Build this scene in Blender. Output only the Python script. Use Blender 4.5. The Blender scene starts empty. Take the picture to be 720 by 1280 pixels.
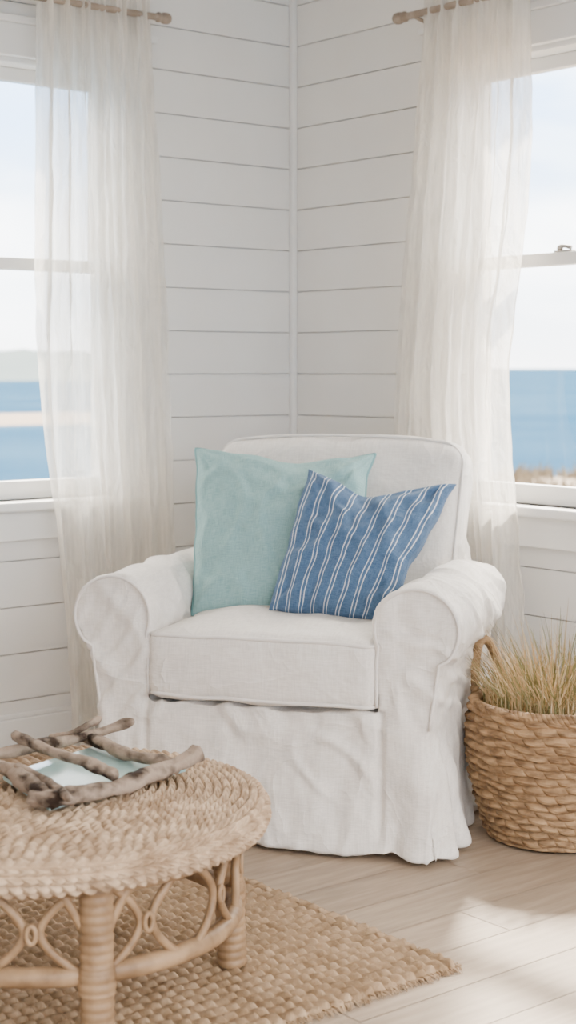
import bpy, bmesh, math, random
import numpy as np
from mathutils import Vector, Matrix, noise
random.seed(7); np.random.seed(7)
F=2000.0; CAMH=1.13; DC=5.3; XC=0.0185; TH=math.radians(50.7)
c_,s_=math.cos(TH),math.sin(TH)
def c2r(X,D):
    a,b=X-XC,D-DC
    return (a*c_-b*s_, a*s_+b*c_)
def unp(px,py,D):
    x,y=c2r((px-360)/F*D,D)
    return Vector((x,y,CAMH-(py-460)/F*D))
def unpz(px,py,z):
    return unp(px,py,(CAMH-z)*F/(py-460))
col=bpy.context.scene.collection
# ------------------------------------------------------------ mesh helpers
class MB:
    def __init__(s): s.v=[];s.f=[]
    def box(s,a,b):
        x0,x1=sorted((a[0],b[0]));y0,y1=sorted((a[1],b[1]));z0,z1=sorted((a[2],b[2]))
        n=len(s.v)
        s.v+=[(x0,y0,z0),(x1,y0,z0),(x1,y1,z0),(x0,y1,z0),(x0,y0,z1),(x1,y0,z1),(x1,y1,z1),(x0,y1,z1)]
        s.f+=[tuple(n+i for i in q) for q in ((0,3,2,1),(4,5,6,7),(0,1,5,4),(1,2,6,5),(2,3,7,6),(3,0,4,7))]
    def hexa(s,p):
        n=len(s.v); s.v+=[tuple(q) for q in p]
        s.f+=[tuple(n+i for i in q) for q in ((0,3,2,1),(4,5,6,7),(0,1,5,4),(1,2,6,5),(2,3,7,6),(3,0,4,7))]
    def tube(s,pts,r,seg=8,closed=False,rough=0.0,seed=0.0):
        pts=[Vector(p) for p in pts]; m=len(pts)
        if not hasattr(r,'__len__'): r=[r]*m
        n0=len(s.v)
        T=[]
        for i in range(m):
            if closed: t=pts[(i+1)%m]-pts[i-1]
            else: t=pts[min(i+1,m-1)]-pts[max(i-1,0)]
            T.append(t.normalized() if t.length>1e-9 else Vector((0,0,1)))
        up=Vector((0,0,1)) if abs(T[0].z)<.9 else Vector((1,0,0))
        N=(up-T[0]*up.dot(T[0])).normalized()
        for i in range(m):
            N=(N-T[i]*N.dot(T[i])); N.normalize()
            B=T[i].cross(N)
            for k in range(seg):
                a=2*math.pi*k/seg
                d=N*math.cos(a)+B*math.sin(a)
                rr=r[i]
                if rough: rr*=1+rough*noise.noise(pts[i]*22+d*1.3+Vector((seed,0,0)))+rough*.6*noise.noise(pts[i]*60+d*2.5+Vector((0,seed,0)))
                s.v.append(tuple(pts[i]+d*rr))
        R=m if closed else m-1
        for i in range(R):
            j=(i+1)%m
            for k in range(seg):
                l=(k+1)%seg
                s.f.append((n0+i*seg+k,n0+i*seg+l,n0+j*seg+l,n0+j*seg+k))
        if not closed:
            s.f.append(tuple(n0+k for k in range(seg-1,-1,-1)))
            s.f.append(tuple(n0+(m-1)*seg+k for k in range(seg)))
    def build(s,name,mat,smooth=True,parent=None,center=False):
        me=bpy.data.meshes.new(name); v=s.v
        off=Vector((0,0,0))
        if center:
            a=np.array(v); off=Vector(((a.min(0)+a.max(0))/2).tolist()); v=(a-np.array(off)).tolist()
        me.from_pydata(v,[],s.f); me.update()
        return fin(me,name,mat,smooth,parent,off)
def fin(me,name,mat,smooth=True,parent=None,loc=(0,0,0)):
    if smooth: me.polygons.foreach_set('use_smooth',[True]*len(me.polygons))
    mats=mat if isinstance(mat,(list,tuple)) else [mat]
    for m in mats:
        if m: me.materials.append(m)
    o=bpy.data.objects.new(name,me); o.location=loc; col.objects.link(o)
    if parent: o.parent=parent
    return o
def grid(name,P,mat,cu=False,cv=False,parent=None,loc=(0,0,0),uv=None,flip=False):
    n,m=P.shape[:2]
    me=bpy.data.meshes.new(name)
    I=np.arange(n*m).reshape(n,m)
    A=I if not cu else np.vstack([I,I[:1]])
    if cv: A=np.hstack([A,A[:,:1]])
    q=np.stack([A[:-1,:-1],A[1:,:-1],A[1:,1:],A[:-1,1:]],-1).reshape(-1,4)
    if flip: q=q[:,::-1]
    me.vertices.add(n*m); me.vertices.foreach_set('co',P.reshape(-1).astype(np.float32))
    me.loops.add(q.size); me.loops.foreach_set('vertex_index',q.reshape(-1).astype(np.int32))
    me.polygons.add(len(q)); me.polygons.foreach_set('loop_start',np.arange(0,q.size,4,dtype=np.int32))
    try: me.polygons.foreach_set('loop_total',np.full(len(q),4,dtype=np.int32))
    except Exception: pass
    me.update(calc_edges=True); me.validate()
    if uv is not None:
        l=me.uv_layers.new(name='UVMap')
        U=uv.reshape(-1,2)[q.reshape(-1)]
        l.data.foreach_set('uv',U.reshape(-1).astype(np.float32))
    return fin(me,name,mat,True,parent,loc)
def empty(name,loc=(0,0,0),rz=0):
    e=bpy.data.objects.new(name,None); e.location=loc; e.rotation_euler=(0,0,rz); e.empty_display_size=.1
    col.objects.link(e); return e
def sm(a,b,x):
    t=min(1,max(0,(x-a)/(b-a))); return t*t*(3-2*t)
# ------------------------------------------------------------ materials
def M(name,color,rough=.6,spec=.3,c2=None,nscale=5.0,stretch=(1,1,1),bump=0,bscale=50,bdist=.002,bstretch=None,sheen=0,island=0,lo=.35,hi=.65,coord='Object'):
    m=bpy.data.materials.new(name); m.use_nodes=True; nt=m.node_tree; N=nt.nodes; L=nt.links
    b=N['Principled BSDF']; b.inputs['Base Color'].default_value=(*color,1); b.inputs['Roughness'].default_value=rough
    b.inputs['Specular IOR Level'].default_value=spec
    if sheen: b.inputs['Sheen Weight'].default_value=sheen
    tc=N.new('ShaderNodeTexCoord'); out=tc.outputs[coord]
    cur=None
    if c2:
        mp=N.new('ShaderNodeMapping'); mp.inputs['Scale'].default_value=stretch; L.new(out,mp.inputs[0])
        n=N.new('ShaderNodeTexNoise'); n.inputs['Scale'].default_value=nscale; n.inputs['Detail'].default_value=6; L.new(mp.outputs[0],n.inputs['Vector'])
        r=N.new('ShaderNodeMapRange'); r.inputs[1].default_value=lo; r.inputs[2].default_value=hi; L.new(n.outputs[0],r.inputs[0])
        x=N.new('ShaderNodeMix'); x.data_type='RGBA'; x.inputs[6].default_value=(*color,1); x.inputs[7].default_value=(*c2,1)
        L.new(r.outputs[0],x.inputs[0]); cur=x.outputs[2]; L.new(cur,b.inputs['Base Color'])
    if island:
        g=N.new('ShaderNodeNewGeometry'); r=N.new('ShaderNodeMapRange'); r.inputs[3].default_value=1-island; r.inputs[4].default_value=1+island*.5
        L.new(g.outputs['Random Per Island'],r.inputs[0])
        h=N.new('ShaderNodeHueSaturation'); L.new(r.outputs[0],h.inputs['Value'])
        if cur: L.new(cur,h.inputs['Color'])
        else: h.inputs['Color'].default_value=(*color,1)
        L.new(h.outputs[0],b.inputs['Base Color'])
    if bump:
        mp=N.new('ShaderNodeMapping'); mp.inputs['Scale'].default_value=bstretch or (1,1,1); L.new(out,mp.inputs[0])
        n=N.new('ShaderNodeTexNoise'); n.inputs['Scale'].default_value=bscale; n.inputs['Detail'].default_value=3; L.new(mp.outputs[0],n.inputs['Vector'])
        bp=N.new('ShaderNodeBump'); bp.inputs['Strength'].default_value=bump; bp.inputs['Distance'].default_value=bdist
        L.new(n.outputs[0],bp.inputs['Height']); L.new(bp.outputs[0],b.inputs['Normal'])
    return m
def linen(name,color,c2,sc=1.0,stripes=False,coord='Object',bump=.35,crumple=.5,cscale=7.0):
    m=bpy.data.materials.new(name); m.use_nodes=True; nt=m.node_tree; N=nt.nodes; L=nt.links
    b=N['Principled BSDF']; b.inputs['Roughness'].default_value=.92; b.inputs['Specular IOR Level'].default_value=.15; b.inputs['Sheen Weight'].default_value=.08
    tc=N.new('ShaderNodeTexCoord')
    hs=[]
    for st in ((30,260,300) if coord=='Object' else (18,260,1),(260,30,25) if coord=='Object' else (260,18,1)):
        mp=N.new('ShaderNodeMapping'); mp.inputs['Scale'].default_value=[q*sc for q in st]; L.new(tc.outputs[coord],mp.inputs[0])
        n=N.new('ShaderNodeTexNoise'); n.inputs['Scale'].default_value=1; n.inputs['Detail'].default_value=2; L.new(mp.outputs[0],n.inputs['Vector']); hs.append(n.outputs[0])
    ad=N.new('ShaderNodeMath'); ad.operation='ADD'; L.new(hs[0],ad.inputs[0]); L.new(hs[1],ad.inputs[1])
    r=N.new('ShaderNodeMapRange'); r.inputs[1].default_value=.75; r.inputs[2].default_value=1.25; L.new(ad.outputs[0],r.inputs[0])
    x=N.new('ShaderNodeMix'); x.data_type='RGBA'; x.inputs[6].default_value=(*color,1); x.inputs[7].default_value=(*c2,1); L.new(r.outputs[0],x.inputs[0])
    colr=x.outputs[2]
    if stripes:
        sp=N.new('ShaderNodeSeparateXYZ'); L.new(tc.outputs['UV'],sp.inputs[0])
        mu=N.new('ShaderNodeMath'); mu.operation='MULTIPLY'; mu.inputs[1].default_value=9.0; L.new(sp.outputs[0],mu.inputs[0])
        fr=N.new('ShaderNodeMath'); fr.operation='FRACT'; L.new(mu.outputs[0],fr.inputs[0])
        tot=None
        for cc in (.38,.62):
            su=N.new('ShaderNodeMath'); su.operation='SUBTRACT'; su.inputs[1].default_value=cc; L.new(fr.outputs[0],su.inputs[0])
            ab=N.new('ShaderNodeMath'); ab.operation='ABSOLUTE'; L.new(su.outputs[0],ab.inputs[0])
            le=N.new('ShaderNodeMath'); le.operation='LESS_THAN'; le.inputs[1].default_value=.030; L.new(ab.outputs[0],le.inputs[0])
            if tot is None: tot=le.outputs[0]
            else:
                a2=N.new('ShaderNodeMath'); a2.operation='MAXIMUM'; L.new(tot,a2.inputs[0]); L.new(le.outputs[0],a2.inputs[1]); tot=a2.outputs[0]
        y=N.new('ShaderNodeMix'); y.data_type='RGBA'; L.new(tot,y.inputs[0]); L.new(colr,y.inputs[6]); y.inputs[7].default_value=(.60,.63,.67,1); colr=y.outputs[2]
    L.new(colr,b.inputs['Base Color'])
    bp=N.new('ShaderNodeBump'); bp.inputs['Strength'].default_value=bump; bp.inputs['Distance'].default_value=.0014
    L.new(ad.outputs[0],bp.inputs['Height'])
    n=N.new('ShaderNodeTexNoise'); n.inputs['Scale'].default_value=cscale; n.inputs['Detail'].default_value=3; n.inputs['Roughness'].default_value=.45; n.inputs['Distortion'].default_value=.9
    L.new(tc.outputs['Object'],n.inputs['Vector'])
    su=N.new('ShaderNodeMath'); su.operation='SUBTRACT'; su.inputs[1].default_value=.5; L.new(n.outputs[0],su.inputs[0])
    ab=N.new('ShaderNodeMath'); ab.operation='ABSOLUTE'; L.new(su.outputs[0],ab.inputs[0])
    pw=N.new('ShaderNodeMath'); pw.operation='POWER'; pw.inputs[1].default_value=.7; L.new(ab.outputs[0],pw.inputs[0])
    b2=N.new('ShaderNodeBump'); b2.invert=True; b2.inputs['Strength'].default_value=crumple; b2.inputs['Distance'].default_value=.022
    L.new(pw.outputs[0],b2.inputs['Height']); L.new(bp.outputs[0],b2.inputs['Normal']); L.new(b2.outputs[0],b.inputs['Normal'])
    return m
m_wall=M('shiplap_paint',(.83,.81,.775),.55,.3,c2=(.80,.775,.735),nscale=3,bump=.08,bscale=60,island=.03)
m_trim=M('trim_paint',(.84,.825,.795),.45,.35,bump=.04,bscale=40)
m_ceil=M('ceiling_paint',(.86,.84,.81),.8)
m_floor=M('washed_oak',(.42,.325,.24),.48,.25,c2=(.33,.25,.18),nscale=4,stretch=(1.5,14,1),bump=.2,bscale=8,bstretch=(2,30,1),island=.09,coord='UV')
m_slip=linen('white_slipcover_linen',(.82,.77,.715),(.71,.66,.605),crumple=.5,cscale=6)
m_pipe=M('slipcover_piping',(.76,.71,.66),.9,.15)
m_mint=linen('mint_linen',(.31,.475,.46),(.205,.35,.345),coord='UV',bump=.9,crumple=.22,cscale=5)
m_mintp=M('mint_piping',(.18,.33,.33),.9,.15)
m_blue=linen('blue_striped_cotton',(.10,.172,.285),(.050,.095,.175),stripes=True,coord='UV',bump=.8,crumple=.4,cscale=9)
m_sea=M('seagrass',(.56,.41,.275),.75,.25,c2=(.28,.185,.11),nscale=28,bump=.4,bscale=160,bdist=.0015)
m_bask=M('water_hyacinth',(.40,.255,.135),.7,.25,c2=(.16,.092,.045),nscale=25,stretch=(1,1,3),bump=.5,bscale=140,bdist=.002)
m_rat=M('rattan',(.33,.21,.115),.5,.4,c2=(.18,.105,.052),nscale=22,bump=.3,bscale=90,bdist=.001)
m_rug=M('jute',(.45,.32,.205),.95,.1,c2=(.27,.18,.105),nscale=30,bump=.6,bscale=250,bdist=.002)
m_drift=M('driftwood',(.33,.25,.19),.85,.15,c2=(.035,.022,.015),nscale=16,stretch=(1,1,1.5),lo=.47,hi=.64,bump=.9,bscale=60,bdist=.005)
m_drod=M('rod_wood',(.38,.30,.235),.6,.3,c2=(.26,.2,.15),nscale=30)
m_metal=M('aged_brass_lock',(.35,.31,.27),.35,.5)
m_soil=M('dry_thatch',(.25,.17,.09),.95,.1,c2=(.1,.07,.04),nscale=60)
m_g1=M('grass_tan',(.46,.32,.17),.7,.2); m_g2=M('grass_green',(.19,.175,.075),.7,.2); m_g3=M('grass_pale',(.60,.48,.31),.7,.2)
m_tile=M('aqua_glass_inlay',(.30,.47,.46),.12,.5,c2=(.46,.60,.57),nscale=9)
m_ocean=M('ocean_water',(.016,.052,.098),.8,.0,c2=(.030,.072,.12),nscale=.05,stretch=(1,1,1))
m_sand=M('sand',(.24,.19,.145),.95,.1,c2=(.165,.13,.095),nscale=.8)
m_dgrass=M('dune_grass',(.15,.115,.075),.9,.1)
m_hill=M('headland',(.12,.145,.15),1,.0,c2=(.135,.16,.16),nscale=.03)  # distance haze is mixed into the hill's base colour
def curtain_mat():
    m=bpy.data.materials.new('sheer_linen'); m.use_nodes=True; nt=m.node_tree; N=nt.nodes; L=nt.links
    N.remove(N['Principled BSDF']); o=N['Material Output']
    d=N.new('ShaderNodeBsdfDiffuse'); d.inputs[0].default_value=(.90,.86,.80,1)
    t=N.new('ShaderNodeBsdfTranslucent'); t.inputs[0].default_value=(.93,.89,.82,1)
    tr=N.new('ShaderNodeBsdfTransparent')
    a=N.new('ShaderNodeMixShader'); a.inputs[0].default_value=.55; L.new(d.outputs[0],a.inputs[1]); L.new(t.outputs[0],a.inputs[2])
    b=N.new('ShaderNodeMixShader'); L.new(a.outputs[0],b.inputs[1]); L.new(tr.outputs[0],b.inputs[2])
    tc=N.new('ShaderNodeTexCoord'); mp=N.new('ShaderNodeMapping'); mp.inputs['Scale'].default_value=(90,90,6); L.new(tc.outputs['Object'],mp.inputs[0])
    n=N.new('ShaderNodeTexNoise'); n.inputs['Scale'].default_value=1; L.new(mp.outputs[0],n.inputs['Vector'])
    r=N.new('ShaderNodeMapRange'); r.inputs[1].default_value=.3; r.inputs[2].default_value=.7; r.inputs[3].default_value=.16; r.inputs[4].default_value=.34; L.new(n.outputs[0],r.inputs[0])
    n2=N.new('ShaderNodeTexNoise'); n2.inputs['Scale'].default_value=9; n2.inputs['Detail'].default_value=5; n2.inputs['Distortion'].default_value=1.2
    mp2=N.new('ShaderNodeMapping'); mp2.inputs['Scale'].default_value=(2.2,2.2,.8); L.new(tc.outputs['Object'],mp2.inputs[0]); L.new(mp2.outputs[0],n2.inputs['Vector'])
    bp=N.new('ShaderNodeBump'); bp.inputs['Strength'].default_value=.9; bp.inputs['Distance'].default_value=.024; L.new(n2.outputs[0],bp.inputs['Height'])
    L.new(bp.outputs[0],d.inputs['Normal']); L.new(bp.outputs[0],t.inputs['Normal'])
    L.new(r.outputs[0],b.inputs[0]); L.new(b.outputs[0],o.inputs[0]); return m
m_curt=curtain_mat()
def glass_mat():
    m=bpy.data.materials.new('window_glass'); m.use_nodes=True; nt=m.node_tree; N=nt.nodes; L=nt.links
    N.remove(N['Principled BSDF']); o=N['Material Output']
    g=N.new('ShaderNodeBsdfGlossy'); g.inputs['Roughness'].default_value=.03; t=N.new('ShaderNodeBsdfTransparent'); t.inputs[0].default_value=(.97,.98,.98,1)
    x=N.new('ShaderNodeMixShader'); x.inputs[0].default_value=.025; L.new(t.outputs[0],x.inputs[1]); L.new(g.outputs[0],x.inputs[2]); L.new(x.outputs[0],o.inputs[0]); return m
m_glass=glass_mat()
# ------------------------------------------------------------ room shell
RX,RY,RH=4.9,4.9,2.55
OPEN={'left':(.68,1.56,.745,2.03),'right':(.74,1.66,.745,2.03)}
def mp(side,t,d,z): return (-d,-t,z) if side=='left' else (t,d,z)
def mbox(mb,side,t0,t1,d0,d1,z0,z1): mb.box(mp(side,t0,d0,z0),mp(side,t1,d1,z1))
for side,LEN in (('left',RY),('right',RX)):
    t0,t1,z0,z1=OPEN[side]; mb=MB()
    B0,B1=.016,.15
    st=-.15 if side=='right' else 0
    for (a,b,zz0,zz1) in ((st,t0,0,RH),(t1,LEN,0,RH),(t0,t1,0,z0),(t0,t1,z1,RH)):
        mbox(mb,side,a,b,B0,B1,zz0,zz1)
    z=1.111-.135*9
    while z<RH:
        a,b=max(z+.0016,0),min(z+.135-.0016,RH)
        if b>a+.005:
            if b<=z0 or a>=z1: mbox(mb,side,.0,LEN,0,B0+.001,a,b)
            else:
                mbox(mb,side,.0,t0,0,B0+.001,a,b); mbox(mb,side,t1,LEN,0,B0+.001,a,b)
                if a<z0: mbox(mb,side,t0,t1,0,B0+.001,a,z0)
                if b>z1: mbox(mb,side,t0,t1,0,B0+.001,z1,b)
        z+=.135
    mb.build('wall_'+side,m_wall,False)
    bb=MB(); mbox(bb,side,.0,LEN,-.016,0,0,.115); mbox(bb,side,.0,LEN,-.011,0,.115,.13)
    o=bb.build('baseboard_'+side,m_trim,False); bv=o.modifiers.new('b','BEVEL'); bv.width=.003
wb=MB(); wb.box((-.15,-RY-.12,0),(RX,-RY,RH)); wb.build('wall_back',m_wall,False)  # unseen wall, added to cut fill light so shading turns directional
tb=MB(); tb.box((0,-.02,.13),(.02,0,RH)); o=tb.build('trim_1',m_trim,False); bv=o.modifiers.new('b','BEVEL'); bv.width=.004; bv.segments=2
cb=MB(); cb.box((-.15,-RY-.12,RH),(RX,.15,RH+.1)); cb.build('ceiling',m_ceil,False)
# floor of long boards
bm=bmesh.new(); uvl=bm.loops.layers.uv.new('UVMap')
W=.145; g=.0010; yy=-RY; i=0
x=0.0
while x<RX:
    x1_=min(RX,x+W); y=-RY-random.uniform(0,1.6)
    while y<0:
        L_=random.uniform(1.3,2.0); a,b=max(-RY,y),min(0,y+L_)
        if b-a>.01:
            cs=[(x+g,a+g),(x1_-g,a+g),(x1_-g,b-g),(x+g,b-g)]
            f=bm.faces.new([bm.verts.new((p[0],p[1],0)) for p in cs]); ou,ov=random.random()*20,random.random()*20
            for l,c in zip(f.loops,cs): l[uvl].uv=(c[1]-a+ou,c[0]-x+ov)
        y+=L_
    x+=W
vs=[bm.verts.new(p) for p in ((-.15,-RY,-.1),(RX,-RY,-.1),(RX,.15,-.1),(-.15,.15,-.1),(-.15,-RY,-.003),(RX,-RY,-.003),(RX,.15,-.003),(-.15,.15,-.003))]
for q in ((0,3,2,1),(4,5,6,7),(0,1,5,4),(1,2,6,5),(2,3,7,6),(3,0,4,7)): bm.faces.new([vs[i] for i in q])
me=bpy.data.meshes.new('floor'); bm.to_mesh(me); bm.free(); fin(me,'floor',m_floor,False)
# ------------------------------------------------------------ windows
for wi,side in enumerate(('left','right')):
    t0,t1,z0,z1=OPEN[side]; tm=(t0+t1)/2; zm=1.435
    e=empty('window_%d'%(wi+1),mp(side,tm,0,(z0+z1)/2)); off=Vector(e.location)
    def part(name,boxes,mat=m_trim,bev=.003):
        mb=MB()
        for b in boxes: mbox(mb,side,*b)
        mb.v=[tuple(Vector(v)-off) for v in mb.v]
        o=mb.build(name,mat,False,parent=e)
        if bev: q=o.modifiers.new('b','BEVEL'); q.width=bev; q.segments=2
        return o
    cw=.085
    part('casing',[(t0-cw,t0,-.02,0,z0-.03,z1),(t1,t1+cw,-.02,0,z0-.03,z1),(t0-cw-.01,t1+cw+.01,-.024,0,z1,z1+.095),(t0-cw-.025,t1+cw+.025,-.038,0,z1+.095,z1+.115)])
    part('stool',[(t0-cw-.025,t1+cw+.025,-.055,.06,z0-.028,z0)],bev=.006)
    part('apron',[(t0-cw,t1+cw,-.018,0,z0-.115,z0-.028)])
    part('jamb',[(t0-.001,t0+.015,0,.15,z0,z1),(t1-.015,t1+.001,0,.15,z0,z1),(t0,t1,0,.15,z1-.015,z1+.001),(t0,t1,.06,.17,z0-.02,z0+.004)])
    a,b=t0+.015,t1-.015; fw=.042
    part('lower_sash',[(a,a+fw,.03,.062,z0,zm+.018),(b-fw,b,.03,.062,z0,zm+.018),(a+fw,b-fw,.03,.062,z0,z0+.055),(a+fw,b-fw,.03,.062,zm-.018,zm+.018)])
    up=[(a,a+fw,.07,.102,zm-.015,z1-.015),(b-fw,b,.07,.102,zm-.015,z1-.015),(a+fw,b-fw,.07,.102,z1-.055,z1-.015),(a+fw,b-fw,.07,.102,zm-.015,zm+.02)]
    if side=='left': up+=[(tm-.042,tm-.018,.075,.097,zm+.02,z1-.055)]
    part('upper_sash',up)
    part('glass',[(a+fw-.005,b-fw+.005,.045,.047,z0+.05,zm-.014),(a+fw-.005,b-fw+.005,.086,.088,zm+.015,z1-.05)],m_glass,0)
    lk=MB(); tl=1.13 if side=='right' else tm
    mbox(lk,side,tl-.03,tl+.03,.036,.058,zm+.018,zm+.023); 
    p=[Vector(mp(side,tl-.018+.045*k/8,.047-.012*math.sin(k/8*3.1),zm+.028+.006*math.sin(k/8*3.1))) for k in range(9)]
    lk.tube(p,[.009,.009,.008,.006,.005,.005,.005,.006,.006],10)
    lk.v=[tuple(Vector(v)-off) for v in lk.v]; lk.build('sash_lock',m_metal,True,parent=e)
# ------------------------------------------------------------ curtain rods and curtains
def tz(side,px,py,dd=.09):
    q=(px-360)/F
    if side=='right':
        t=(q*(DC-dd*c_)-XC+dd*s_)/(c_+q*s_); D=DC-t*s_-dd*c_
    else:
        t=(XC+dd*c_-q*(DC-dd*s_))/(s_-q*c_); D=DC-dd*s_-t*c_
    return t,CAMH-(py-460)/F*D
for side,pxf in (('left',212),('right',494)):
    ta,zr=tz(side,pxf,24); tb_=2.15
    e=empty('curtain_rod',mp(side,ta,-.09,zr)); off=Vector(e.location)
    mb=MB()
    pts=[];rs=[]
    for k,(dt,r) in enumerate(((0,.002),(.0,.013),(.006,.017),(.018,.018),(.026,.017),(.030,.012),(.036,.012),(.038,.016),(.044,.016),(.046,.0105),(.05,.0105),(.5,.0105),(tb_-ta,.0105))):
        pts.append(Vector(mp(side,ta+dt+k*1e-5,-.09,zr))-off); rs.append(r)
    mb.tube(pts,rs,16); mb.build('rod',m_drod,True,parent=e)
    bk=MB()
    for tt in (ta+.07,tb_-.1):
        q=[Vector(mp(side,tt,-.001-.089*k/4,zr-.02*(1-k/4)))-off for k in range(5)]; bk.tube(q,.006,8)
        q=[Vector(mp(side,tt,-.0005,zr-.045))-off,Vector(mp(side,tt,-.0005,zr+.01))-off]; bk.tube(q,.012,8)
    bk.build('bracket',m_drod,True,parent=e)
def curtain(side,inner,outer,nf,seed):
    ti=sorted([tz(side,*p)[::-1] for p in inner]); to=sorted([tz(side,*p)[::-1] for p in outer])
    zi,vi=zip(*ti); zo,vo=zip(*to)
    nz,nu=180,400
    P=np.zeros((nz,nu,3)); ztop=tz(side,500,24)[1]+.055
    ph=[random.uniform(0,6.28) for _ in range(8)]
    def sint(z,zz,vv):
        return sum(np.interp(z+d,zz,vv) for d in (-.12,-.06,0,.06,.12))/5
    for i in range(nz):
        z=.02+(ztop-.02)*i/(nz-1)
        a=sint(z,zi,vi); b=sint(z,zo,vo)
        u=np.linspace(0,1,nu)
        low=1-z/ztop
        uu=u+.022*math.sin(z*2.1+ph[0])*np.sin(u*6+ph[1])+.016*np.sin(u*11+z*1.3+ph[2])*low
        amp=.021+.015*low
        rodz=math.exp(-((z-(ztop-.055))/.03)**2)
        fold=amp*np.sin(uu*nf*2*math.pi+ph[3])*(.55+.45*np.sin(u*9+ph[4]+z*.8))+.009*np.sin(uu*nf*4.3*math.pi+ph[5]+z)
        fine=.003*np.sin(u*nf*9*math.pi)*(1-low)
        crk=np.array([noise.noise(Vector((q*9,z*5,seed)))*.010+noise.noise(Vector((q*24,z*11+q*6,seed+5)))*.006 for q in u])*(1-.7*rodz)
        d=-.09-fold*(1-.45*rodz)-fine-crk-.01*low*math.sin(z*3)
        d=np.minimum(d,-.045)
        t=a+(b-a)*(u+.012*np.cos(uu*nf*2*math.pi+ph[3]))
        if side=='left': P[i,:,0]=-d; P[i,:,1]=-t
        else: P[i,:,0]=t; P[i,:,1]=d
        P[i,:,2]=z
    ce=P.reshape(-1,3).mean(0)
    return grid('sheer_curtain',P-ce,m_curt,loc=ce.tolist())
curtain('left',[(188,0),(200,200),(210,400),(217,600),(216,900)],[(47,0),(47,350),(50,520),(62,650),(78,800),(88,930)],6,1)
curtain('right',[(532,-20),(520,150),(506,300),(496,450),(492,545),(500,900)],[(656,-20),(656,200),(642,330),(625,450),(632,540),(641,640),(650,800),(650,900)],6,2)
# ------------------------------------------------------------ armchair
A=math.radians(18); OX,OD=-.065,3.766
cx,cy=c2r(OX,OD); chair=empty('armchair',(cx,cy,0),TH-A)
def rbox(cx,cy,cz,hx,hy,hz,r,n=24,fn=None):
    bm=bmesh.new(); bmesh.ops.create_cube(bm,size=2); bmesh.ops.subdivide_edges(bm,edges=bm.edges[:],cuts=n,use_grid_fill=True)
    for v in bm.verts:
        p=v.co
        q=Vector((p.x*hx,p.y*hy,p.z*hz)); ins=Vector((max(-hx+r,min(hx-r,q.x)),max(-hy+r,min(hy-r,q.y)),max(-hz+r,min(hz-r,q.z))))
        d=q-ins
        if d.length>1e-6: q=ins+d.normalized()*r
        u=(p.x,p.y,p.z)
        if fn: q=fn(q,u)
        v.co=q+Vector((cx,cy,cz))
    return bm
def bm_obj(bm,name,mat,parent=None,sub=0):
    bmesh.ops.recalc_face_normals(bm,faces=bm.faces[:])
    me=bpy.data.meshes.new(name); bm.to_mesh(me); bm.free(); o=fin(me,name,mat,True,parent)
    if sub: s=o.modifiers.new('s','SUBSURF'); s.levels=sub; s.render_levels=sub
    return o
mb=MB()
mb.hexa([(-.435,-.025,.012),(.435,-.025,.012),(.43,.77,.012),(-.43,.77,.012),(-.40,.0,.33),(.40,.0,.33),(.40,.74,.33),(-.40,.74,.33)])
for sg in (-1,1):
    n=len(mb.v); K=40; pr=[]
    for k in range(K):
        a=2*math.pi*k/K; pr.append((sg*.378+.100*math.cos(a),.530+.097*math.sin(a)))
    y1=.60
    for (yy) in (0,y1): mb.v+=[(x,yy,z) for x,z in pr]
    mb.f+=[(n+k,n+(k+1)%K,n+K+(k+1)%K,n+K+k) for k in range(K)]
    mb.f+=[tuple(n+k for k in range(K-1,-1,-1)),tuple(n+K+k for k in range(K))]
    xa,xb=sorted((sg*.287,sg*.400)); xc,xd=sorted((sg*.285,sg*.442))
    mb.hexa([(xa,.0,.25),(xb,.0,.25),(xb,.66,.25),(xa,.66,.25),(xc,0,.50),(xd,0,.50),(xd,.60,.50),(xc,.60,.50)])
mb.hexa([(-.35,.56,.25),(.35,.56,.25),(.37,.74,.25),(-.37,.74,.25),(-.335,.70,.86),(.335,.70,.86),(.325,.79,.86),(-.325,.79,.86)])
tmp=mb.build('tmp_slip',None,False)
r=tmp.modifiers.new('r','REMESH'); r.mode='VOXEL'; r.voxel_size=.0055
s=tmp.modifiers.new('s','SMOOTH'); s.iterations=7; s.factor=.5
bpy.context.view_layer.update(); dg=bpy.context.evaluated_depsgraph_get()
me=bpy.data.meshes.new_from_object(tmp.evaluated_get(dg)); bpy.data.objects.remove(tmp)
nr=[v.normal.copy() for v in me.vertices]
def ridge(p): return (1-abs(noise.noise(p))*2.2)
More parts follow.
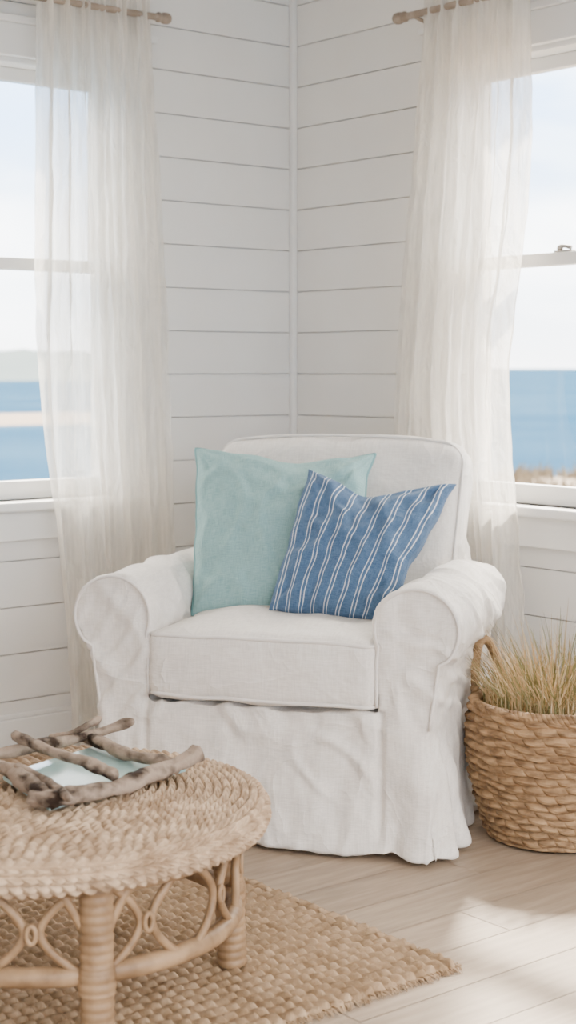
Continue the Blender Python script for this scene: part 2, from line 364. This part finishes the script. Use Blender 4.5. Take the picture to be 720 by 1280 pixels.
for v,nn in zip(me.vertices,nr):
    x,y,z=v.co; w=sm(.36,.05,z)
    d=.034*w*noise.noise(Vector((x*5.5,y*5.5,z*1.3+3)))+.015*w*noise.noise(Vector((x*14,y*14,z*2.5)))
    d+=.010*noise.noise(Vector((x*8,y*8,z*8+9)))+.004*noise.noise(Vector((x*25,y*16,z*20)))
    rp=Vector(((x+z*.6)*7,(y+z*.5)*6,(z-x*.5)*4.5)); q=ridge(rp)
    d+=.014*max(0,q-.45)*sm(.1,.2,z)
    q=ridge(Vector((x*11+4,y*11,z*3.2-x*4))); d+=.013*max(0,q-.5)*(w*.8+.2)
    if z>.15 and abs(x)>.25:
        k=math.sin((z*1.0+ (y*.5) + abs(x)*1.6)*55+3*noise.noise(v.co*5)); d+=.007*max(0,k)*sm(.66,.5,z)*sm(.0,.25,noise.noise(v.co*4+Vector((5,0,0)))+.15)
    mv=nn*d
    g_=sm(.38,.06,z)
    if abs(x)>.36 and abs(nn.x)>.35:
        sx=1 if x>0 else -1
        for yc in (.085,.68):
            mv.x-=sx*.080*g_*math.exp(-((y-yc)/.015)**2)
            mv.x+=sx*.030*g_*math.exp(-((y-yc-.05)/.035)**2)
            mv.x+=sx*.020*g_*math.exp(-((y-yc+.055)/.035)**2)
    if y<.06 and abs(nn.y)>.3 and z<.34:
        mv.y+=.012*math.exp(-((abs(x)-.292)/.009)**2)*sm(.02,.1,z)
        mv.y-=.020*g_*math.exp(-((abs(x)-.40)/.06)**2)
    v.co=v.co+mv
    if v.co.z<.010: v.co.z=.010
me.name='slipcover_body'; me.materials.clear(); fin(me,'slipcover_body',m_slip,True,chair)
pb=MB()
for sg in (-1,1):
    pts=[(sg*.284,-.005,.35+.13*k/6) for k in range(6)]
    for k in range(25):
        a=math.radians(205-247*k/24); pts.append((sg*(.378+.0985*math.cos(a)),-.006,.530+.0955*math.sin(a)))
    pts+=[(sg*(.43-.022*k/5),-.006,.455-.03*k) for k in range(6)]
    pb.tube(pts,.0042,8)
pb.build('arm_piping',m_pipe,True,chair)
def fseat(q,u):
    bul=(1-u[0]**2)*(1-u[1]**2)
    q=q.copy(); q.z+= (.022 if u[2]>0 else .0)*bul*abs(u[2])+ .010*noise.noise(q*8)+.008*max(0,ridge(Vector((q.x*6+q.y*4,q.y*7-q.x*3,2)))-.4)*(u[2]>0)
    if u[1]<-.5: q.y-=.010*(1-u[0]**2)*(1-u[2]**2)
    q.x+=.002*noise.noise(q*14); q.y+=.006*noise.noise(Vector((q.x*10,q.z*10,3)))
    q.z-= .006*sm(0,1,u[0]*u[0])*(u[2]>0)
    return q
bm=rbox(0,.29,.422,.284,.312,.084,.030,34,fseat); bm_obj(bm,'seat_cushion',m_slip,chair,1)
def rrect(hx,hy,r,n=14):
    out=[]
    for (sx,sy,a0) in ((1,1,0),(-1,1,90),(-1,-1,180),(1,-1,270)):
        for k in range(n):
            a=math.radians(a0+90*k/(n-1)); out.append((sx*(hx-r)+r*math.cos(a),sy*(hy-r)+r*math.sin(a)))
    res=[]
    m=len(out)
    for i in range(m):
        p,q=out[i],out[(i+1)%m]; L=math.dist(p,q); k=max(1,int(L/.02))
        for j in range(k): res.append((p[0]+(q[0]-p[0])*j/k,p[1]+(q[1]-p[1])*j/k))
    return res
pb=MB()
for zz in (.494,.350):
    pts=[]
    for x,y in rrect(.279,.307,.03):
        yy=y+.29-(.010*(1-(x/.284)**2)*.45+.001 if y<-.29 else 0)+.006*noise.noise(Vector((x*10,(zz-.422)*10,3)))*(y<-.25); pts.append((x,yy,zz+.005*noise.noise(Vector((x*8,y*8,zz)))+(-.004)*(x/.28)**2*(zz>.4)))
    pb.tube(pts,.0048,8,closed=True)
pb.build('seat_piping',m_pipe,True,chair)
bk=empty('back',(0,0,0)); bk.parent=chair
bk.location=(-.004,.60,.46); bk.rotation_euler=(math.radians(-12),0,0)
def fback(q,u):
    q=q.copy(); bul=(1-u[0]**2)*(1-u[2]**2)
    if u[1]<0: q.y-=.035*bul*abs(u[1])
    q.x*=1+.04*u[2]
    q.z+=.012*(1-u[0]**2)*max(0,u[2])-.016*max(0,u[2])*u[0]**4
    q.y+=.012*noise.noise(q*7)+.010*max(0,ridge(Vector((q.x*5+q.z*3,q.z*6-q.x*3,5)))-.45)*(u[1]<0); q.z+=.006*noise.noise(q*8+Vector((4,0,0))); q.x+=.008*noise.noise(q*8+Vector((0,4,0)))
    return q
bm=rbox(0,.05,.245,.348,.078,.245,.055,34,fback); bm_obj(bm,'back_cushion',m_slip,bk,1)
pb=MB()
for yy in (-.008,.108):
    pts=[]
    for x,z in rrect(.337,.236,.055):
        u2=z/.245; pts.append((x*(1+.04*u2),yy,.245+z+.012*(1-(x/.335)**2)*max(0,u2)-.014*max(0,u2)*(x/.335)**4))
    pb.tube(pts,.004,8,closed=True)
pb.build('back_piping',m_pipe,True,bk)
# ------------------------------------------------------------ pillows
def pillow(name,BL,BR,TR,TL,T,chop,chopc,mat,pipe=None,seed=0,pull=.06,chopw=.33):
    n=100; ce=(BL+BR+TR+TL)/4
    nrm=(BR-BL+TR-TL).cross(TL-BL+TR-BR).normalized()
    toc=(Vector((*c2r(0,0),CAMH))-ce)
    if nrm.dot(toc)<0: nrm=-nrm
    up=((TL+TR)-(BL+BR)).normalized()
    us=np.sin(np.linspace(-1,1,n)*math.pi/2*.92)/math.sin(math.pi/2*.92)
    P=np.zeros((2,n,n,3)); UV=np.zeros((n,n,2))
    for i,v in enumerate(us):
        for j,u in enumerate(us):
            UV[i,j]=((u+1)/2,(v+1)/2)
            uu=u*(1-pull*(1-v*v)); vv=v*(1-pull*.8*(1-u*u))
            a,b=(uu+1)/2,(vv+1)/2
            p=BL*(1-a)*(1-b)+BR*a*(1-b)+TR*a*b+TL*(1-a)*b
            e=max(0,(1-u*u)*(1-v*v)); t=T*e**.42
            cg=math.exp(-(abs(u-chopc)/chopw)**1.7)
            dip=chop*cg*sm(-.4,1,v)*(1-u**8)
            p=p-up*dip
            t*=1-.30*cg*sm(.2,1,v)*(chop>0.02)
            wr=.014*noise.noise(Vector((u*2.2+seed,v*2.2,1)))+.008*noise.noise(Vector((u*5+seed,v*5,2)))+.004*e*math.sin(6*(u*abs(v)+.5*v)+seed)
            wr+=.020*max(0,ridge(Vector((u*1.6+v*.9+seed,v*1.4-u*.9,4)))-.5)
            wr+=.008*math.sin(math.atan2(1-abs(v),1-abs(u)+1e-3)*9+seed)*math.exp(-((1-abs(u))**2+(1-abs(v))**2)*3)
            ed=min(1,e*8)
            wob=up*(.005*noise.noise(Vector((u*3+seed,v*3,9))))+(TR-TL).normalized()*(.007*noise.noise(Vector((u*3,v*3+seed,12))))
            P[0,i,j]=p+wob+nrm*(t+wr*ed); P[1,i,j]=p+wob-nrm*(t*.8-wr*ed*.5)
    cen=np.array(ce)
    vs=[];idx={}
    def vid(s,i,j):
        if i in(0,n-1) or j in(0,n-1): s=0
        k=(s,i,j)
        if k not in idx: idx[k]=len(vs); vs.append(tuple(P[s,i,j]-cen))
        return idx[k]
    fs=[];uvs=[]
    for s in (0,1):
        for i in range(n-1):
            for j in range(n-1):
                q=[(i,j),(i,j+1),(i+1,j+1),(i+1,j)]
                if s: q=q[::-1]
                fs.append([vid(s,*k) for k in q]); uvs+=[UV[k] for k in q]
    me=bpy.data.meshes.new(name); me.from_pydata(vs,[],fs); me.update()
    l=me.uv_layers.new(name='UVMap'); l.data.foreach_set('uv',[float(x) for q in uvs for x in q])
    bmx=bmesh.new(); bmx.from_mesh(me); bmesh.ops.recalc_face_normals(bmx,faces=bmx.faces[:]); bmx.to_mesh(me); bmx.free()
    o=fin(me,name,mat,True,None,ce)
    if pipe:
        loop=[(0,j) for j in range(0,n-1)]+[(i,n-1) for i in range(0,n-1)]+[(n-1,j) for j in range(n-1,0,-1)]+[(i,0) for i in range(n-1,0,-1)]
        mbp=MB(); mbp.tube([P[0,i,j]-cen for i,j in loop],.0045,8,closed=True); mbp.build('piping',pipe,True,o)
    return o
pillow('mint_throw_pillow',unp(241,768,4.10),unp(424,774,4.05),unp(468,568,4.31),unp(245,562,4.33),.098,.032,.15,m_mint,m_mintp,1.3,pull=.03,chopw=.6)
pillow('striped_throw_pillow',unp(335,763,3.985),unp(478,779,3.93),unp(571,605,4.13),unp(386,586,4.17),.092,.066,-.05,m_blue,None,4.1,pull=.02,chopw=.62)
# ------------------------------------------------------------ rug
rw=.026
x0,x1,y0,y1=.86,1.965,-2.75,-1.215
nx=460; ny=520
X=np.linspace(0,1,nx)[None,:]; Y=np.linspace(0,1,ny)[:,None]
px=x0+(x1-x0)*X+0*Y; py=y0+(y1-y0)*Y+0*X
rowc=(py-y0)/rw; row=np.floor(rowc); w=rowc-row
rnd=np.random.rand(200)
ph=rnd[np.clip(row.astype(int),0,199)]
wob=.12*np.sin(px*23+row*1.7)
st=(px/.030+ph*.9+np.abs(w-.5)*1.1+wob)
hgt=np.sin(np.pi*w)**.55*(.45+.55*np.abs(np.sin(np.pi*st))**.7)
ex=np.minimum(np.minimum(px-x0,x1-px)/.008,1); ey=np.minimum(np.minimum(py-y0,y1-py)/.005,1)
edge=np.clip(np.minimum(ex,ey),0,1)
pz=.001+edge*(.003+.015*hgt)
end=(X-.5)*2; px=px+np.sign(end)*np.abs(end)**60*(.010*np.sin(np.pi*w)+.016*(ph-.5))
py=py+((Y>.985)*.004*np.sin(px*70)+(Y>.985)*.003*np.sin(px*181))
P=np.stack([px,py,pz],-1); ce=np.array([(x0+x1)/2,(y0+y1)/2,0])
rug=grid('jute_rug',P-ce,m_rug,loc=ce.tolist(),flip=True)
fr=MB()
for k in range(520):
    yy=random.uniform(y0,y1); L=random.uniform(.006,.026); a=random.uniform(-.6,.6)
    fr.tube([(x1-.004-ce[0],yy-ce[1],.006),(x1+L*.5*math.cos(a)-ce[0],yy+L*.5*math.sin(a)-ce[1],.008),(x1+L*math.cos(a)-ce[0],yy+L*math.sin(a)-ce[1],.002)],[.0018,.0014,.0005],5)
for k in range(220):
    xx=random.uniform(x0,x1); L=random.uniform(.004,.012); a=random.uniform(-.6,.6)
    fr.tube([(xx-ce[0],y1-.004-ce[1],.006),(xx+L*.5*math.sin(a)-ce[0],y1+L*.5-ce[1],.007),(xx+L*math.sin(a)-ce[0],y1+L-ce[1],.002)],[.0016,.0012,.0005],5)
fr.build('frayed_edge',m_rug,True,rug)
# ------------------------------------------------------------ ottoman
OC=c2r((68-360)/F*2.87,2.87); ott=empty('woven_ottoman',(OC[0],OC[1],0),TH)
TOPZ=.380; RR=.383; er=.034
prof=[]
ds=.0014
s=.004
while s<RR-er: prof.append((s,TOPZ-.014*(s/RR)**2.5,0,1)); s+=ds
zc=TOPZ-.012-er
na=int(math.pi*er/ds*.92)
for k in range(na):
    a=math.pi/2-math.pi*.92*k/(na-1); prof.append((RR-er+er*math.cos(a),zc+er*math.sin(a),math.cos(a),math.sin(a)))
prof=np.array(prof); S=np.concatenate([[0],np.cumsum(np.hypot(np.diff(prof[:,0]),np.diff(prof[:,1])))])
rw=.0165; nt=1200
th=np.linspace(0,2*np.pi,nt,endpoint=False)[None,:]
row=np.floor(S/rw).astype(int); w=(S/rw-row)[:,None]
rr_row=np.interp((row+.5)*rw,S,prof[:,0]); cnt=np.maximum(6,np.round(2*np.pi*rr_row/.022))[:,None]
rp=np.random.rand(100)[row][:,None]
st=th/(2*np.pi)*cnt+rp+np.abs(w-.5)*1.0+.15*np.sin(th*13+row[:,None])
h=np.sin(np.pi*w)**.6*(.25+.75*np.abs(np.sin(np.pi*st))**.8)
disp=.0130*(h-.6)+.003*np.sin(th*3+1)*(prof[:,0:1]/RR)**2
r_=prof[:,0:1]+disp*prof[:,2:3]; z_=prof[:,1:2]+disp*prof[:,3:4]
P=np.stack([r_*np.cos(th),r_*np.sin(th),z_+0*th],-1)
grid('woven_top',P,m_sea,cv=True,parent=ott)
um=MB(); um.tube([(0,0,zc-er*.9),(0,0,zc-er*.9+.01)],RR-er*1.05,64); um.build('under_disc',m_sea,False,ott)
fb=MB(); LR=.325; ZR=.158; z_under=zc-er+.004
angs=[math.radians(a) for a in (21,-70,84,150,218)]
def P3(a,r,z): return (r*math.cos(a),r*math.sin(a),z)
for a in angs:
    m=120; pts=[];rs=[]
    for k in range(m):
        t=k/(m-1); z=.016+(z_under+.01-.016)*t; pts.append(P3(a,LR+.012*(1-t),z)); rs.append(.0265*(1+.08*abs(math.sin(t*62)))*(1.0+.12*(abs(t-.45)<.07)))
    fb.tube(pts,rs,14)
fb.build('wrapped_legs',m_rat,True,ott)
fb=MB()
for (R_,z,rad) in ((LR-.004,ZR,.0165),(LR+.004,z_under-.004,.013)):
    fb.tube([P3(2*math.pi*k/300,R_,z) for k in range(300)],[rad*(1+.06*abs(math.sin(k*1.1))) for k in range(300)],10,closed=True)
fb.build('rattan_rings',m_rat,True,ott)
fb=MB(); sa=sorted(a%(2*math.pi) for a in angs)
for i,a in enumerate(sa):
    b=sa[(i+1)%len(sa)]; b=b if b>a else b+2*math.pi
    n=max(2,round((b-a)/.62)); da=(b-a)/n
    for k in range(n):
        c0=a+da*k
        for sg in (-1,1):
            pts=[]
            for j in range(25):
                t=j/24; ang=c0+da/2+sg*da*(.06+.36*abs(2*t-1)**1.7); pts.append(P3(ang,LR+.0,ZR+(z_under-ZR)*t))
            fb.tube(pts,.0075,8)
        pts=[P3(c0+da/2+.022*math.cos(6.283*j/16),LR+.010,ZR+(z_under-ZR)*.5+.014*math.sin(6.283*j/16)) for j in range(16)]
        fb.tube(pts,.0045,8,closed=True)
for a in angs:
    for sg in (-1,1):
        pts=[P3(a+sg*(.03+.17*(j/16)**1.6),LR,ZR+.03+(z_under-ZR-.03)*(j/16)) for j in range(17)]
        fb.tube(pts,.0085,8)
fb.build('rattan_lattice',m_rat,True,ott)
# ------------------------------------------------------------ driftwood tray
ZT=TOPZ+.006
def un(px,py,z): return unpz(px,py,z)
tray_c=un(115,965,ZT+.02); tray=empty('driftwood_tray',tray_c)
def stick(mb,pts,r0,r1,seed,kn=1.0,rough=.3):
    pts=[Vector(p) for p in pts]
    out=[]; n=len(pts)
    for i in range(n-1):
        p0=pts[max(i-1,0)];p1=pts[i];p2=pts[i+1];p3=pts[min(i+2,n-1)]
        for k in range(14):
            t=k/14; out.append(.5*((2*p1)+(p2-p0)*t+(2*p0-5*p1+4*p2-p3)*t*t+(-p0+3*p1-3*p2+p3)*t**3))
    out.append(pts[-1]); m=len(out)
    rs=[(r0+(r1-r0)*i/(m-1))*(1+.12*math.sin(i*.27+seed)+.07*math.sin(i*.7+seed*2))*min(1,.45+min(i,m-1-i)/4) for i in range(m)]
    out=[p+Vector((noise.noise(p*10+Vector((seed,0,0))),noise.noise(p*10+Vector((0,seed,0))),noise.noise(p*10+Vector((0,0,seed)))))*.007*kn for p in out]
    mb.tube([p-tray_c for p in out],rs,16,rough=rough,seed=seed)
cL=un(4,962,ZT+.022); cF=un(62,1000,ZT+.022); cR=un(232,952,ZT+.022); cB=un(120,928,ZT+.02)
dm=MB()
up=Vector((0,0,1))
stick(dm,[un(-25,945,ZT+.02),cL+up*.004,(cL+cF)/2,un(72,1002,ZT+.022)],.013,.017,1.1)
stick(dm,[un(42,1000,ZT+.016),cF,un(110,992,ZT+.022),un(170,976,ZT+.026),un(222,955,ZT+.032),un(250,940,ZT+.045)],.0145,.0145,2.3)
stick(dm,[un(-40,952,ZT+.03),un(40,935,ZT+.04),cB+up*.02,un(168,899,ZT+.06)],.011,.008,3.7)
stick(dm,[un(100,918,ZT+.03),un(150,938,ZT+.03),un(190,950,ZT+.03),un(225,959,ZT+.024)],.011,.012,4.9)
stick(dm,[un(16,918,ZT+.065),un(60,938,ZT+.058),un(110,958,ZT+.048),un(150,972,ZT+.036)],.0085,.0105,6.1)
stick(dm,[un(60,925,ZT+.03),un(90,918,ZT+.045),un(125,898,ZT+.065)],.007,.006,7.3)
stick(dm,[un(20,958,ZT+.04),un(60,975,ZT+.036),un(90,1000,ZT+.034)],.007,.008,8.8)
dm.build('driftwood_frame',m_drift,True,tray)
tm_=MB()
q=[cL,cF,cR,cB]; lo=[Vector((p.x,p.y,ZT+.004)) for p in q]; hi=[Vector((p.x,p.y,ZT+.014)) for p in q]
tm_.hexa([p-tray_c for p in lo]+[p-tray_c for p in hi]); o=tm_.build('aqua_inlay',m_tile,False,tray)
# ------------------------------------------------------------ basket with grass
BC=c2r((699-360)/F*3.87,3.87); bas=empty('wicker_basket',(BC[0],BC[1],0),TH)
HB=.318
def brad(z): 
    t=z/HB; return .168+.052*math.sin(min(1,t*1.05)*math.pi*.62)-.004*sm(.7,1,t)
rw=.0195; ds=.0018
prof=[]
for k in range(30): prof.append((.168*k/30+.001,.008,0,-1))
z=.008
while z<HB: 
    dr=(brad(z+.002)-brad(z))/.002; L=math.hypot(1,dr); prof.append((brad(z),z,1/L,-dr/L)); z+=ds
for k in range(16):
    a=math.pi*k/15; prof.append((brad(HB)-.011+.011*math.cos(a),HB+.011*math.sin(a),math.cos(a),math.sin(a)))
z=HB
while z>.12: prof.append((brad(z)-.022,z,-1,0)); z-=ds
prof=np.array(prof); S=np.concatenate([[0],np.cumsum(np.hypot(np.diff(prof[:,0]),np.diff(prof[:,1])))])
nt=1100; th=np.linspace(0,2*np.pi,nt,endpoint=False)[None,:]
Sw=S[:,None]/rw+.16*np.sin(th*5+S[:,None]*40)+.10*np.sin(th*11+1+S[:,None]*25)
rowc=np.floor(Sw); w=Sw-rowc
cnt=27
rr2=np.modf(np.abs(np.sin(rowc*78.233)*43758.5453))[0]
st=th/(2*np.pi)*cnt+.5*(rowc%2)+.05*np.sin(th*9+rowc*2)+.15*rr2+.30*(w-.5)
cell=np.floor(st)%cnt; rnd2=np.modf(np.abs(np.sin(cell*12.9898+rowc*78.233)*43758.5453))[0]
fs_=np.modf(np.abs(st))[0]
bulge=np.abs(np.sin(np.pi*st))**.5
sub=np.abs(np.sin(np.pi*(w*2.2+(fs_-.5)*.9)))**.6
h=np.sin(np.pi*w)**.6*(.30+.70*bulge*(.65+.35*sub))*(.8+.35*rnd2)
disp=.0165*(h-.55)
fade=np.clip(prof[:,1:2]/.02,0,1); disp=disp*fade
r_=prof[:,0:1]+disp*prof[:,2:3]+.004*np.sin(th*2+1)+.002*np.sin(th*5); z_=prof[:,1:2]+disp*prof[:,3:4]*.8
P=np.stack([r_*np.cos(th),r_*np.sin(th),z_+0*th],-1)
grid('woven_body',P,m_bask,cv=True,parent=bas,flip=True)
hm=MB()
def rope(mb,path,R,r,turns,n=160):
    path=[Vector(p) for p in path]
    def at(t):
        f=t*(len(path)-1); i=min(int(f),len(path)-2); return path[i].lerp(path[i+1],f-i)
    for k in range(3):
        pts=[]
        for i in range(n):
            t=i/(n-1); p=at(t); d=(at(min(1,t+.01))-at(max(0,t-.01))).normalized()
            nn=d.cross(Vector((.3,1,.1))).normalized(); bb=d.cross(nn); a=2*math.pi*(t*turns+k/3)
            pts.append(p+(nn*math.cos(a)+bb*math.sin(a))*R)
        mb.tube(pts,r,8)
for ac in (math.radians(140),math.radians(-40)):
    pts=[]
    for k in range(41):
        t=k/40; b=math.sin(math.pi*t)
        sp=(t-.5)*.66*(1+.15*b); pts.append(P3(ac+sp,brad(HB)-.004+.010*b,HB-.05+.182*b**.6))
    rope(hm,pts,.0058,.0062,13)
rp=[P3(2*math.pi*k/200,brad(HB)-.010,HB+.004) for k in range(201)]
rope(hm,rp,.0062,.0068,38,760)
hm.build('handles_and_rim',m_bask,True,bas)
sm_=MB(); sm_.tube([(0,0,.19),(0,0,.22)],.192,48); sm_.build('thatch_fill',m_soil,False,bas)
gv=[];gf=[];gm=[]
for k in range(2400):
    r0=.160*math.sqrt(random.random()); a0=random.uniform(0,2*math.pi)
    bx,by=r0*math.cos(a0),r0*math.sin(a0); L=random.uniform(.10,.33)*(1.1-.35*r0/.165)
    la=a0+random.gauss(0,.8); lean=random.uniform(.05,.5)+.85*(r0/.165)*random.uniform(.3,1); wd=random.uniform(.0011,.0026); droop=random.uniform(0,.5)
    n=6; base=len(gv); pa=random.uniform(0,6.28)
    px_,py_,pz_=bx,by,.215
    for j in range(n+1):
        t=j/n; ww=wd*(1-t)**.6+.0002
        gv.append((px_-ww*math.cos(pa),py_-ww*math.sin(pa),pz_)); gv.append((px_+ww*math.cos(pa),py_+ww*math.sin(pa),pz_))
        ang=lean*(.4+.6*t)+droop*t*t
        st=L/n; nxp=px_+math.cos(la)*math.sin(ang)*st; nyp=py_+math.sin(la)*math.sin(ang)*st
        if pz_<HB+.02 and math.hypot(nxp,nyp)>.185: nxp,nyp=px_,py_
        px_,py_=nxp,nyp; pz_+=math.cos(ang)*st
    mi=random.choices((0,1,2),(6,5,3))[0]
    for j in range(n): gf.append((base+2*j,base+2*j+1,base+2*j+3,base+2*j+2)); gm.append(mi)
me=bpy.data.meshes.new('dried_grass'); me.from_pydata(gv,[],gf); me.update()
o=fin(me,'dried_grass',[m_g1,m_g2,m_g3],True,bas); me.polygons.foreach_set('material_index',gm)
# ------------------------------------------------------------ outside
ob=MB(); Z=-2.5
ob.v=[(-6000,-6000,Z),(6000,-6000,Z),(6000,6000,Z),(-6000,6000,Z)]; ob.f=[(0,1,2,3)]; ob.build('ocean',m_ocean,False)
def terrain(name,xa,xb,ya,yb,nx,ny,zf,mat,parent=None):
    P=np.zeros((ny,nx,3))
    for i in range(ny):
        for j in range(nx):
            x=xa+(xb-xa)*j/(nx-1); y=ya+(yb-ya)*i/(ny-1); P[i,j]=(x,y,zf(x,y))
    return grid(name,P,mat,flip=True,parent=parent)
def zd(x,y):
    D=DC-x*s_+y*c_
    h=-1.50+.25*noise.noise(Vector((x*.15,y*.15,0)))+.12*noise.noise(Vector((x*.6,y*.6,0)))
    rat=(y+3.37)/max(.1,(4.09-x))
    return h-1.5*sm(37,44,D)-1.5*(1-sm(.78,.9,rat) if x<4 else 0)
dune=terrain('sand_dune',-42,30,1.5,44,110,80,zd,m_sand)
dv=[];df=[]
for k in range(30000):
    x=random.uniform(-40,12); y=random.uniform(5,44); D=DC-x*s_+y*c_
    if D<30 or D>38.5: continue
    z=zd(x,y)
    if z<-2.1 or noise.noise(Vector((x*.35,y*.35,7)))<-.15: continue
    h=random.uniform(.15,.45); w_=random.uniform(.03,.07); l=random.uniform(-.2,.2)
    b=len(dv); dv+=[(x-w_,y-w_,z-.05),(x+w_,y+w_,z-.05),(x+l,y+random.uniform(-.1,.1),z+h)]; df.append((b,b+1,b+2))
me=bpy.data.meshes.new('beach_grass'); me.from_pydata(dv,[],df); fin(me,'beach_grass',m_dgrass,False,dune)
def zh(x,y):
    e=sm(-620,-520,x)*sm(-380,-440,x)*(1-sm(300,350,y))*sm(-150,-60,y)
    return -3+e*(8.5+2.5*noise.noise(Vector((x*.02,y*.02,0)))+1.5*noise.noise(Vector((x*.1,y*.1,0))))
terrain('headland',-640,-370,-200,400,40,90,zh,m_hill)
def zs(x,y):
    e=sm(-112,-100,x)*sm(-78,-90,x); return -2.75+e*(.55+.25*noise.noise(Vector((x*.1,y*.1,0))))
terrain('sandbar',-114,-76,-60,60,20,60,zs,M('wet_sand',(.24,.18,.135),.9,.1))
# ------------------------------------------------------------ lights / world
sd=Vector((.50,-.62,-.72)).normalized()
sl=bpy.data.lights.new('sun','SUN'); sl.energy=20; sl.angle=math.radians(3.0); sl.color=(1,.88,.74)
so=bpy.data.objects.new('sun',sl); so.rotation_euler=sd.to_track_quat('-Z','Y').to_euler(); so.location=(-2,3,5); col.objects.link(so)
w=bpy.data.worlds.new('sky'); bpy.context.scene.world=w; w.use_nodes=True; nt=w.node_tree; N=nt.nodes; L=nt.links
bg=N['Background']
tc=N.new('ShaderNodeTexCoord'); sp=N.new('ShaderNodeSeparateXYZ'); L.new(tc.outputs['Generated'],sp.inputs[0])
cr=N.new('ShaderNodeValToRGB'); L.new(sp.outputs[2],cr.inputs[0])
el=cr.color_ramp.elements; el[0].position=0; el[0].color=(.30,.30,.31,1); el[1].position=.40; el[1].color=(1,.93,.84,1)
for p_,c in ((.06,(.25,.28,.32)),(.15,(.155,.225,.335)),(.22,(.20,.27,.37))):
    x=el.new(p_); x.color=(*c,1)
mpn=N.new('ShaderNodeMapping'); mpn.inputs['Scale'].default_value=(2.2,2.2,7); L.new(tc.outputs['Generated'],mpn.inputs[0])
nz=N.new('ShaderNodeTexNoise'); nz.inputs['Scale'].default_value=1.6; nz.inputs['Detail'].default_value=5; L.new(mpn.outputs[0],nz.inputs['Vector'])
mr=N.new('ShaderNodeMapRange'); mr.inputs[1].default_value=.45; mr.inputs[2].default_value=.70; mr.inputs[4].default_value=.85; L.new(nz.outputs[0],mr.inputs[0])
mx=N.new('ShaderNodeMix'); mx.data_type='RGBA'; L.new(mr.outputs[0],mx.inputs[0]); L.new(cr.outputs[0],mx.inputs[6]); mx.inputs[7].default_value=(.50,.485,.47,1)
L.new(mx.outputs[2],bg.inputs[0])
# sky is brighter around the sun's azimuth than opposite it
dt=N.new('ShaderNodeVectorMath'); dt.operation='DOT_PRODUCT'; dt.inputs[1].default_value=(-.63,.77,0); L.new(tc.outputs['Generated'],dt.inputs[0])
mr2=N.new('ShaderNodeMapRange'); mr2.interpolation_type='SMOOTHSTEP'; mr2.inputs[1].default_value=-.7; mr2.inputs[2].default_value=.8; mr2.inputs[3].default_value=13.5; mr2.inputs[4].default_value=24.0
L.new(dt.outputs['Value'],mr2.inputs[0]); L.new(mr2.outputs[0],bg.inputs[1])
# ------------------------------------------------------------ camera
cd=bpy.data.cameras.new('camera'); cd.sensor_fit='VERTICAL'; cd.sensor_height=36; cd.sensor_width=20.25; cd.lens=F*36/1280; cd.shift_y=-180/1280
cd.clip_end=20000; cd.clip_start=.05
cd.dof.use_dof=True; cd.dof.focus_distance=3.5; cd.dof.aperture_fstop=4.5
co=bpy.data.objects.new('camera',cd); p=c2r(0,0); co.location=(p[0],p[1],CAMH); co.rotation_euler=(math.radians(90),0,TH); col.objects.link(co)
bpy.context.scene.camera=co
